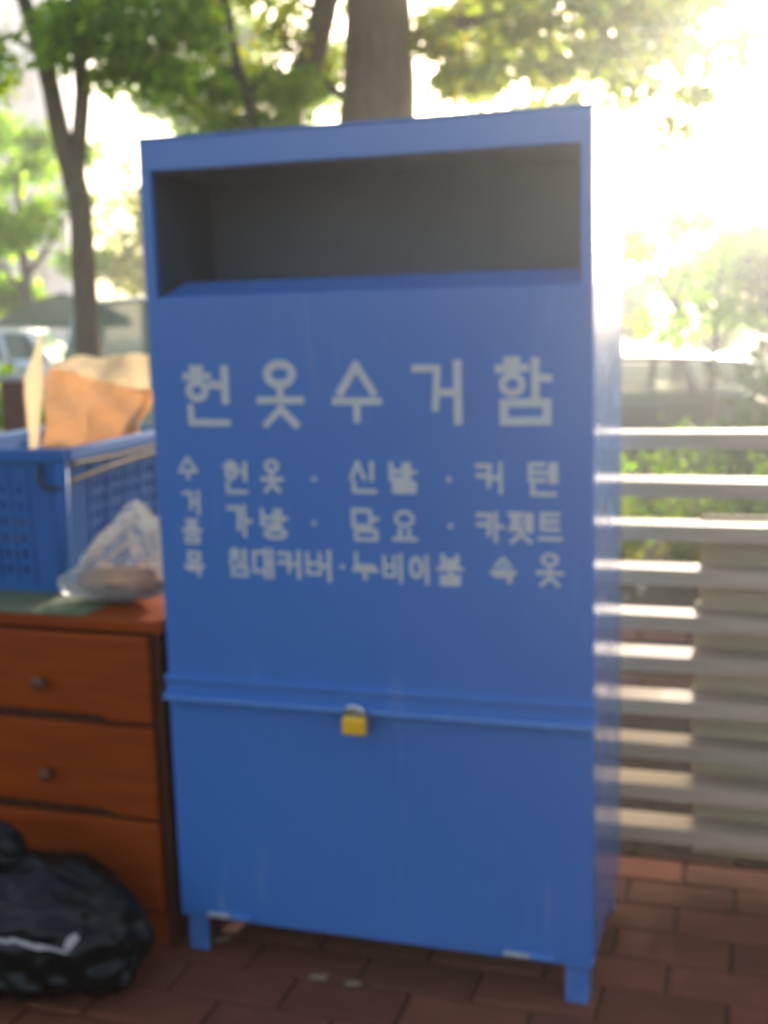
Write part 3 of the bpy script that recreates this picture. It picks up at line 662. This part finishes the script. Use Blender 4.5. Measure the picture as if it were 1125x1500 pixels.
# big old tree right behind the bin
tree('old_tree', (.03, 9.0, 0), 'thick trunked old tree rising behind the blue bin',
     [([(.02, 9, -.1), (.0, 9, 1.5), (.01, 9, 2.96), (.05, 9, 3.55), (.0, 9, 4.6), (.1, 9.2, 6.0)], .34, .17),
      ([(-.72, 9.0, 1.2), (-.58, 9.0, 2.97), (-.42, 9.0, 3.35), (-.28, 9.0, 3.75), (-.2, 9, 4.3)], .115, .085),
      ([(-.22, 8.95, 3.05), (-.40, 8.9, 3.18), (-.52, 8.9, 3.05)], .035, .03),
      ([(.22, 9, 3.42), (.55, 8.95, 3.48), (.90, 8.9, 3.53), (1.25, 8.85, 3.72), (1.9, 8.8, 4.3)], .06, .02),
      ([(-.1, 9, 4.2), (-.9, 8.8, 4.6), (-2.0, 8.6, 5.2)], .09, .03), ([(.1, 9, 4.5), (1.1, 9.2, 5.0), (2.3, 9.3, 5.6)], .09, .03)],
     clumps(40, .1, 9.0, 5.2, 2.9, 2.0, 1.6, .48, 9, lambda x, y, z: z > 3.9) +
     [(1.1, 8.7, 3.55, .45, .4, .22, .25), (1.6, 8.8, 3.75, .5, .4, .25, .3), (.75, 8.8, 3.25, .3, .3, .15, .13), (-.85, 8.8, 3.75, .4, .4, .2, .2), (2.1, 8.9, 3.6, .4, .4, .2, .2), (.62, 8.6, 3.05, .26, .3, .13, .12), (1.0, 8.5, 3.12, .32, .3, .16, .16), (1.45, 8.6, 3.2, .34, .35, .18, .2), (1.3, 8.7, 2.9, .26, .3, .12, .1), (1.95, 8.6, 3.3, .35, .35, .2, .2), (2.2, 8.6, 2.95, .3, .3, .16, .14), (1.6, 8.7, 3.45, .35, .35, .18, .2), (.45, 8.7, 3.35, .2, .3, .16, .1), (1.05, 8.6, 3.4, .3, .3, .14, .15), (.55, 9.3, 3.62, .3, .3, .14, .12), (2.55, 8.7, 3.3, .32, .35, .2, .18), (2.5, 8.8, 3.7, .4, .35, .2, .2), (2.05, 8.5, 2.7, .22, .3, .12, .07), (-.35, 9.4, 3.3, .3, .3, .2, .14), (-.9, 9.2, 3.2, .3, .3, .16, .14), (1.75, 8.5, 3.0, .25, .3, .14, .1), (.8, 8.9, 3.75, .35, .3, .15, .16), (-.6, 8.7, 3.4, .22, .3, .15, .08)],
     'leaf_yellow', 21000, .11)
# slender tree between them
tree('slender_tree', (-.70, 8.0, 0), 'slender dark stemmed tree between the forked tree and the thick trunk',
     [([(-.66, 8, -.05), (-.70, 8, 1.5), (-.785, 8, 2.88), (-.86, 8, 3.11), (-.905, 8, 3.48), (-1.0, 8, 4.4)], .05, .022),
      ([(-.79, 8, 2.9), (-.6, 8, 3.1), (-.45, 8, 3.2)], .018, .008)],
     [(-1.05, 8.1, 2.95, .34, .3, .17, .2), (-.75, 8.2, 2.72, .36, .3, .14, .2), (-.55, 8.1, 2.95, .28, .3, .12, .14), (-1.1, 8, 4.2, .5, .5, .3, .3), (-.8, 8, 4.6, .5, .5, .3, .3), (-.95, 8.1, 2.66, .3, .3, .10, .13)],
     'leaf_mid', 2600, .10, bark='bark_dark')
tree('sapling', (2.62, 9.5, 0), 'young pale green tree at the kerb right of the bin, before the dark green car',
     [([(2.62, 9.5, -.05), (2.60, 9.5, .9), (2.62, 9.5, 1.6), (2.7, 9.5, 2.3)], .028, .010), ([(2.61, 9.5, 1.1), (2.3, 9.45, 1.5)], .012, .005), ([(2.61, 9.5, 1.2), (2.95, 9.5, 1.6)], .012, .005)],
     clumps(16, 2.45, 9.5, 1.80, .70, .6, .50, .24, 21), 'leaf_fresh', 2800, .09, bark='bark_dark')
# trees across the road
FT = [  # x, y, height of crown centre, crown rx, rz, leaves, material, label
 (-7.1, 24.8, 3.5, 2.1, 2.2, 8200, 'leaf_fresh', 'leafy bright green tree across the road at the left edge'),
 (-5.0, 26.5, 3.4, 1.0, 1.4, 2400, 'leaf_yellow', 'small thin tree across the road right of the forked trunk'),
 (-3.0, 27.0, 6.2, 2.6, 2.1, 9500, 'leaf_mid', 'green tree across the road behind the slender stem'),
 (3.2, 25.5, 6.4, 3.3, 2.5, 13000, 'leaf_yellow', 'yellowish tree across the road just right of the thick trunk'),
 (6.3, 26.0, 2.9, 2.3, 2.4, 12000, 'leaf_mid', 'pale green tree across the road behind the dark green car'),
 (9.4, 30.0, 3.4, 2.2, 2.6, 6500, 'leaf_mid', 'thin tree across the road at the right edge'),
]
for i, (x, y, z, rx, rz, nl, m, lab) in enumerate(FT):
    tree('street_tree', (x, y, -.3), lab, [([(x, y, -.35), (x+.05, y, z-rz*.5), (x, y, z+rz*.4)], .15, .05), ([(x, y, z-rz*.6), (x-.7*rx*.7, y, z)], .07, .02), ([(x, y, z-rz*.5), (x+.75*rx*.7, y-.2, z+.2)], .07, .02)],
         clumps(30, x, y, z, rx, rx*.8, rz, .50, 40+i), m, nl, .23, bark='bark_dark', group='trees across the road')

def shrub(x, y, hgt, rad, n, m, label, size, seed, dry=False):
    t = empty('shrub', (x, y, .03)); tag(t, label, 'shrub', 'shrubs in the planting bed'); rnd = random.Random(seed); b = MB(); tips = []
    for k in range(9):
        a = rnd.uniform(0, 6.28); r = rad*rnd.uniform(.25, .9); e = Vector((math.cos(a)*r, math.sin(a)*r, hgt*rnd.uniform(.7, 1.0)))
        b.tube([(math.cos(a)*.05, math.sin(a)*.05, -.03), e*.5+Vector((0, 0, .1*hgt)), e], [.012, .009, .004], 6); tips.append(e)
    b.build('stems', 'dry_stem', t, smooth=True)
    cl = [(e.x*q_, e.y*q_, e.z*q_*rnd.uniform(.8, .95), rad*.45, rad*.45, hgt*.20, 1) for e in tips for q_ in (1.0, .6, .3)]
    leaves('foliage', m, t, cl, n, size, .3)
SH = [(2.80, 7.15, 1.38, .5, 2200, 'leaf_dark', 'dense dark shrub out of view right of the fence, added for its shade'), (3.18, 8.95, 2.10, .55, 3600, 'leaf_dark', 'tallest dense shrub at the right edge, added to shade the lower slats'),  # both shrubs added as sun blockers for the paving and slats
      (-2.55, 6.6, 1.42, .42, 900, 'leaf_dark', 'dark green shrub at the left edge behind the crate'),
      (-1.95, 6.9, 1.25, .36, 700, 'leaf_mid', 'shrub at the foot of the forked tree'),
      (1.42, 7.0, .80, .32, 240, 'leaf_mid', 'loose green shrub with pale stems just right of the bin'),
      (1.95, 7.2, .78, .34, 300, 'leaf_mid', 'upright green shrub in the middle of the fence gap'),
      (2.35, 7.1, 1.08, .42, 1300, 'leaf_dark', 'dark shrub behind the right end of the fence'),
      (1.15, 6.4, .55, .26, 300, 'leaf_yellow', 'low yellow green plant near the brick edging beside the bin'),
      (1.62, 6.35, .50, .24, 260, 'leaf_yellow', 'low bright plant behind the brick edging'),
      (2.10, 6.3, .62, .28, 320, 'leaf_fresh', 'low fresh green plant behind the upper slats at right'),
      (.85, 7.2, 1.30, .45, 1200, 'leaf_mid', 'green shrub fully hidden behind the bin, added for its shade')]  # last shrub is unseen, only there to block low sun
for i, (x, y, hg, rd, n, m, lab) in enumerate(SH): shrub(x, y, hg, rd, int(n*1.6), m, lab, .095, 70+i)

# ------------------------------------------------------------------ vehicles
def car(name, label, loc, rz, L_, Wd, Ht, belt, paint, glass, hood=.95, boot=.55, slope_f=.55, slope_r=.35, cat='car', group='parked vehicles'):
    t = empty(name, loc, rz); tag(t, label, cat, group); hw = Wd/2; sill = .24
    # lower body: lofted stations along x (front at x=0)
    st = [(0.0, hw*.80, .34, belt-.30), (.10, hw*.93, .26, belt-.20), (.45, hw*.99, sill, belt-.12), (hood, hw, sill, belt), (L_*.5, hw, sill, belt), (L_-boot, hw, sill, belt+.01), (L_-.25, hw*.98, sill, belt-.03), (L_-.05, hw*.93, .30, belt-.10), (L_, hw*.86, .36, belt-.22)]
    vs = []; fs = []; n = 8
    for x, h, zb, zt in st:
        m_ = (zb+zt)/2
        vs += [(x, -h*.9, zb), (x, -h, m_-.05), (x, -h*.99, zt-.08), (x, -h*.93, zt), (x, h*.93, zt), (x, h*.99, zt-.08), (x, h, m_-.05), (x, h*.9, zb)]
    for i in range(len(st)-1):
        for k in range(n): fs.append((i*n+k, (i+1)*n+k, (i+1)*n+(k+1) % n, i*n+(k+1) % n))
    fs += [tuple(range(n)), tuple(range((len(st)-1)*n, len(st)*n))[::-1]]
    b = MB(); b.add(vs, fs); bo = b.build('body', paint, t, smooth=False)
    md = bo.modifiers.new('bevel', 'BEVEL'); md.width = .03; md.segments = 2
    # greenhouse: roof, pillars, panes
    x0, x1 = hood, L_-boot if boot > .3 else L_-.10
    xr0, xr1 = x0+slope_f, x1-slope_r; hb, hr = hw*.93, hw*.74
    b = MB(); NS = 10; vs = []; fs = []
    for i in range(NS+1):
        u = i/NS; x = xr0+(xr1-xr0)*u; crown = .05*(1-(2*u-1)**2)
        for q_ in (-1, -.8, -.4, 0, .4, .8, 1): vs.append((x, hr*q_, Ht-.05+crown-.045*abs(q_)**3))
        for q_ in (1, 0, -1): vs.append((x, hr*q_*.96, Ht-.10+crown*.6))
    for i in range(NS):
        for k in range(10): fs.append((i*10+k, (i+1)*10+k, (i+1)*10+(k+1) % 10, i*10+(k+1) % 10))
    fs += [tuple(range(10)), tuple(range(NS*10, NS*10+10))[::-1]]
    b.add(vs, fs); b.build('roof', paint, t, smooth=True)
    zr = Ht-.095
    bars = []; mid = (x0+x1)/2
    for s in (-1, 1):
        pil = [((x0, s*hb, belt-.02), (xr0, s*hr*.98, zr)), ((mid, s*hb, belt-.02), (mid, s*hr*.98, zr)), ((x1-.02, s*hb, belt-.02), (xr1, s*hr*.98, zr))]
        if L_-boot-hood > 2.2: pil.append((((x1+mid)/2+.15, s*hb, belt-.02), ((xr1+mid)/2+.2, s*hr*.98, zr)))
        for a, c in pil:
            k = MB(); k.tube([a, Vector(a).lerp(Vector(c), .5)+Vector((0, s*.015, 0)), c], [.045, .040, .040], 8); k.build('pillar', paint, t, smooth=True)
        pil.sort(key=lambda q_: q_[0][0])
        for (a, c), (a2, c2) in zip(pil[:-1], pil[1:]):
            k = MB(); k.add([a, a2, c2, c], [(0, 1, 2, 3)]); k.build('side_window', glass, t, fixn=False)
        k = MB(); k.box(hood+.75, hood+.92, s*(hw+.004) - .004, s*(hw+.004)+.006, belt-.20, belt-.17); k.build('door_handle', 'car_trim', t)
    k = MB(); k.add([(x0, -hb, belt-.02), (x0, hb, belt-.02), (xr0, hr, zr), (xr0, -hr, zr)], [(0, 1, 2, 3)]); k.build('windscreen', glass, t, fixn=False)
    k = MB(); k.add([(x1, -hb, belt-.02), (x1, hb, belt-.02), (xr1, hr, zr), (xr1, -hr, zr)], [(0, 3, 2, 1)]); k.build('rear_window', glass, t, fixn=False)
    for sx in (x0+.95, x0+1.75):
        if sx > x1-.4: continue
        for s in (-1, 1): k = MB(); k.box(sx-.06, sx+.10, s*.36-.22, s*.36+.22, belt-.3, belt+.18, .05); k.build('seat', 'car_trim', t)
    for wx in (.78, L_-.78):
        for s in (-1, 1):
            M = Matrix.Translation((wx, s*(hw-.09), .30)) @ Matrix.Rotation(math.pi/2, 4, 'X')
            k = MB(); k.lathe([(.20, -.10), (.28, -.095), (.30, -.07), (.30, .07), (.28, .095), (.20, .10)], 24, M); wo = k.build('wheel', 'tyre', t, smooth=True)
            k = MB(); k.lathe([(.04, -.106), (.19, -.101), (.195, .101), (.04, .106)], 16, M); k.build('rim', 'rim', wo)
    for s in (-1, 1):
        k = MB(); k.box(.01, .16, s*hw*.62-.16, s*hw*.62+.16, belt-.40, belt-.28, .03); k.build('headlight', 'headlight', t)
        k = MB(); k.box(L_-.08, L_-.005, s*hw*.70-.10, s*hw*.70+.10, belt-.36, belt-.20, .02); k.build('taillight', 'taillight', t)
    return t
ZR = -.296
car('parked_car', 'dark green car parked behind the fence at right', (-.95, 11.0, ZR), 0, 4.28, 1.68, 1.43, 1.10, 'car_dark_green', 'car_glass', hood=1.15, boot=.28, slope_f=.75, slope_r=.13)
car('parked_van', 'pale green van partly hidden by the left edge of the bin', (-3.38, 13.4, ZR), 0, 3.55, 1.62, 2.10, 1.25, 'car_pale_green', 'car_glass', hood=.08, boot=.20, slope_f=.20, slope_r=.15, cat='van')
car('parked_car', 'white car parked far left behind the dark shrub', (-8.3, 17.2, ZR), 0, 4.0, 1.7, 1.80, 1.35, 'car_white', 'car_glass', hood=.9, boot=.3, slope_f=.6, slope_r=.35)
car('parked_car', 'silver car at the right edge beyond the dark green car', (4.35, 15.0, ZR), 0, 4.2, 1.7, 1.55, 1.05, 'car_silver', 'car_glass', hood=1.1, boot=.5, slope_f=.7, slope_r=.5)

# street parasol, far left
pa = empty('street_parasol', (-6.3, 24.6, -.32)); tag(pa, 'dark green parasol beyond the road left of the forked trunk', 'parasol')
b = MB(); prof = [(1.35, 1.92), (.95, 2.13), (.5, 2.33), (.02, 2.46)]; vs = []; fs = []
for r_, z_ in prof:
    for k in range(16): q_ = 2*math.pi*k/16; vs.append((r_*math.cos(q_)*(1 if k % 2 else .985), r_*math.sin(q_)*(1 if k % 2 else .985), z_))
for i in range(3):
    for k in range(16): fs.append((i*16+k, i*16+(k+1) % 16, (i+1)*16+(k+1) % 16, (i+1)*16+k))
for k in range(16):
    q_ = 2*math.pi*k/16; vs.append((1.355*math.cos(q_), 1.355*math.sin(q_), 1.76))
for k in range(16): fs.append((64+k, 64+(k+1) % 16, (k+1) % 16, k))
b.add(vs, fs); b.build('canopy', 'canopy_green', pa, fixn=False)
b = MB(); b.tube([(0, 0, 0), (0, 0, 2.5)], .025, 10); b.lathe([(.28, 0), (.28, .08), (.05, .12)], 20); b.build('pole', 'pole', pa)
# bollard left of the crate
bo = empty('bollard', (-1.635, 5.5, 0), -YAW); tag(bo, 'brown square post with pale cap left of the paper bag', 'bollard')
b = MB(); b.box(-.055, .055, -.055, .055, 0, 1.255, .008); b.build('post', 'bollard_brown', bo)
b = MB(); b.box(-.062, .062, -.062, .062, 1.256, 1.285, .008); b.build('cap', 'bollard_cap', bo)
# pale apartment block far away
ap = empty('apartment_block', (-22.5, 62, -.32), .12); tag(ap, 'pale apartment block far away at the upper left', 'building')
b = MB(); b.box(-7, 7, 0, 9, 0, 18); b.build('wall', 'concrete_pale', ap)
b = MB(); b.box(-7.3, 7.3, -.3, 9.3, 18.002, 18.5); b.build('roof', 'concrete_pale', ap)
wm = MB(); wm.box(-.75, .75, -.02, .10, 0, 1.5); wme = wm.mesh('window', 'pane'); fm = MB()
for a0, a1, c0, c1 in ((-.83, -.75, -.08, 1.58), (.75, .83, -.08, 1.58), (-.75, .75, -.08, 0), (-.75, .75, 1.5, 1.58), (-.03, .03, 0, 1.5)): fm.box(a0, a1, -.06, .0, c0, c1)
fme = fm.mesh('frame', 'car_white')
for fl_ in range(6):
    for k in range(5): wi = link('window', wme, ap, (-5.2+2.6*k, 0, 1.1+2.9*fl_)); link('frame', fme, wi)

# ------------------------------------------------------------------ air
hz = MB(); hz.box(-165, 165, -165, 165, -1.4, 24)
ho = hz.build('haze', 'pane'); ho.data.materials.clear()
hm = bpy.data.materials.new('air'); hm.use_nodes = True; nt = hm.node_tree; nt.nodes.clear()
out = nt.nodes.new('ShaderNodeOutputMaterial'); pvn = nt.nodes.new('ShaderNodeVolumePrincipled')
pvn.inputs['Color'].default_value = (.95, .95, .95, 1); pvn.inputs['Density'].default_value = .0066; pvn.inputs['Anisotropy'].default_value = .76
nt.links.new(pvn.outputs[0], out.inputs['Volume']); ho.data.materials.append(hm); tag(ho, kind='stuff')
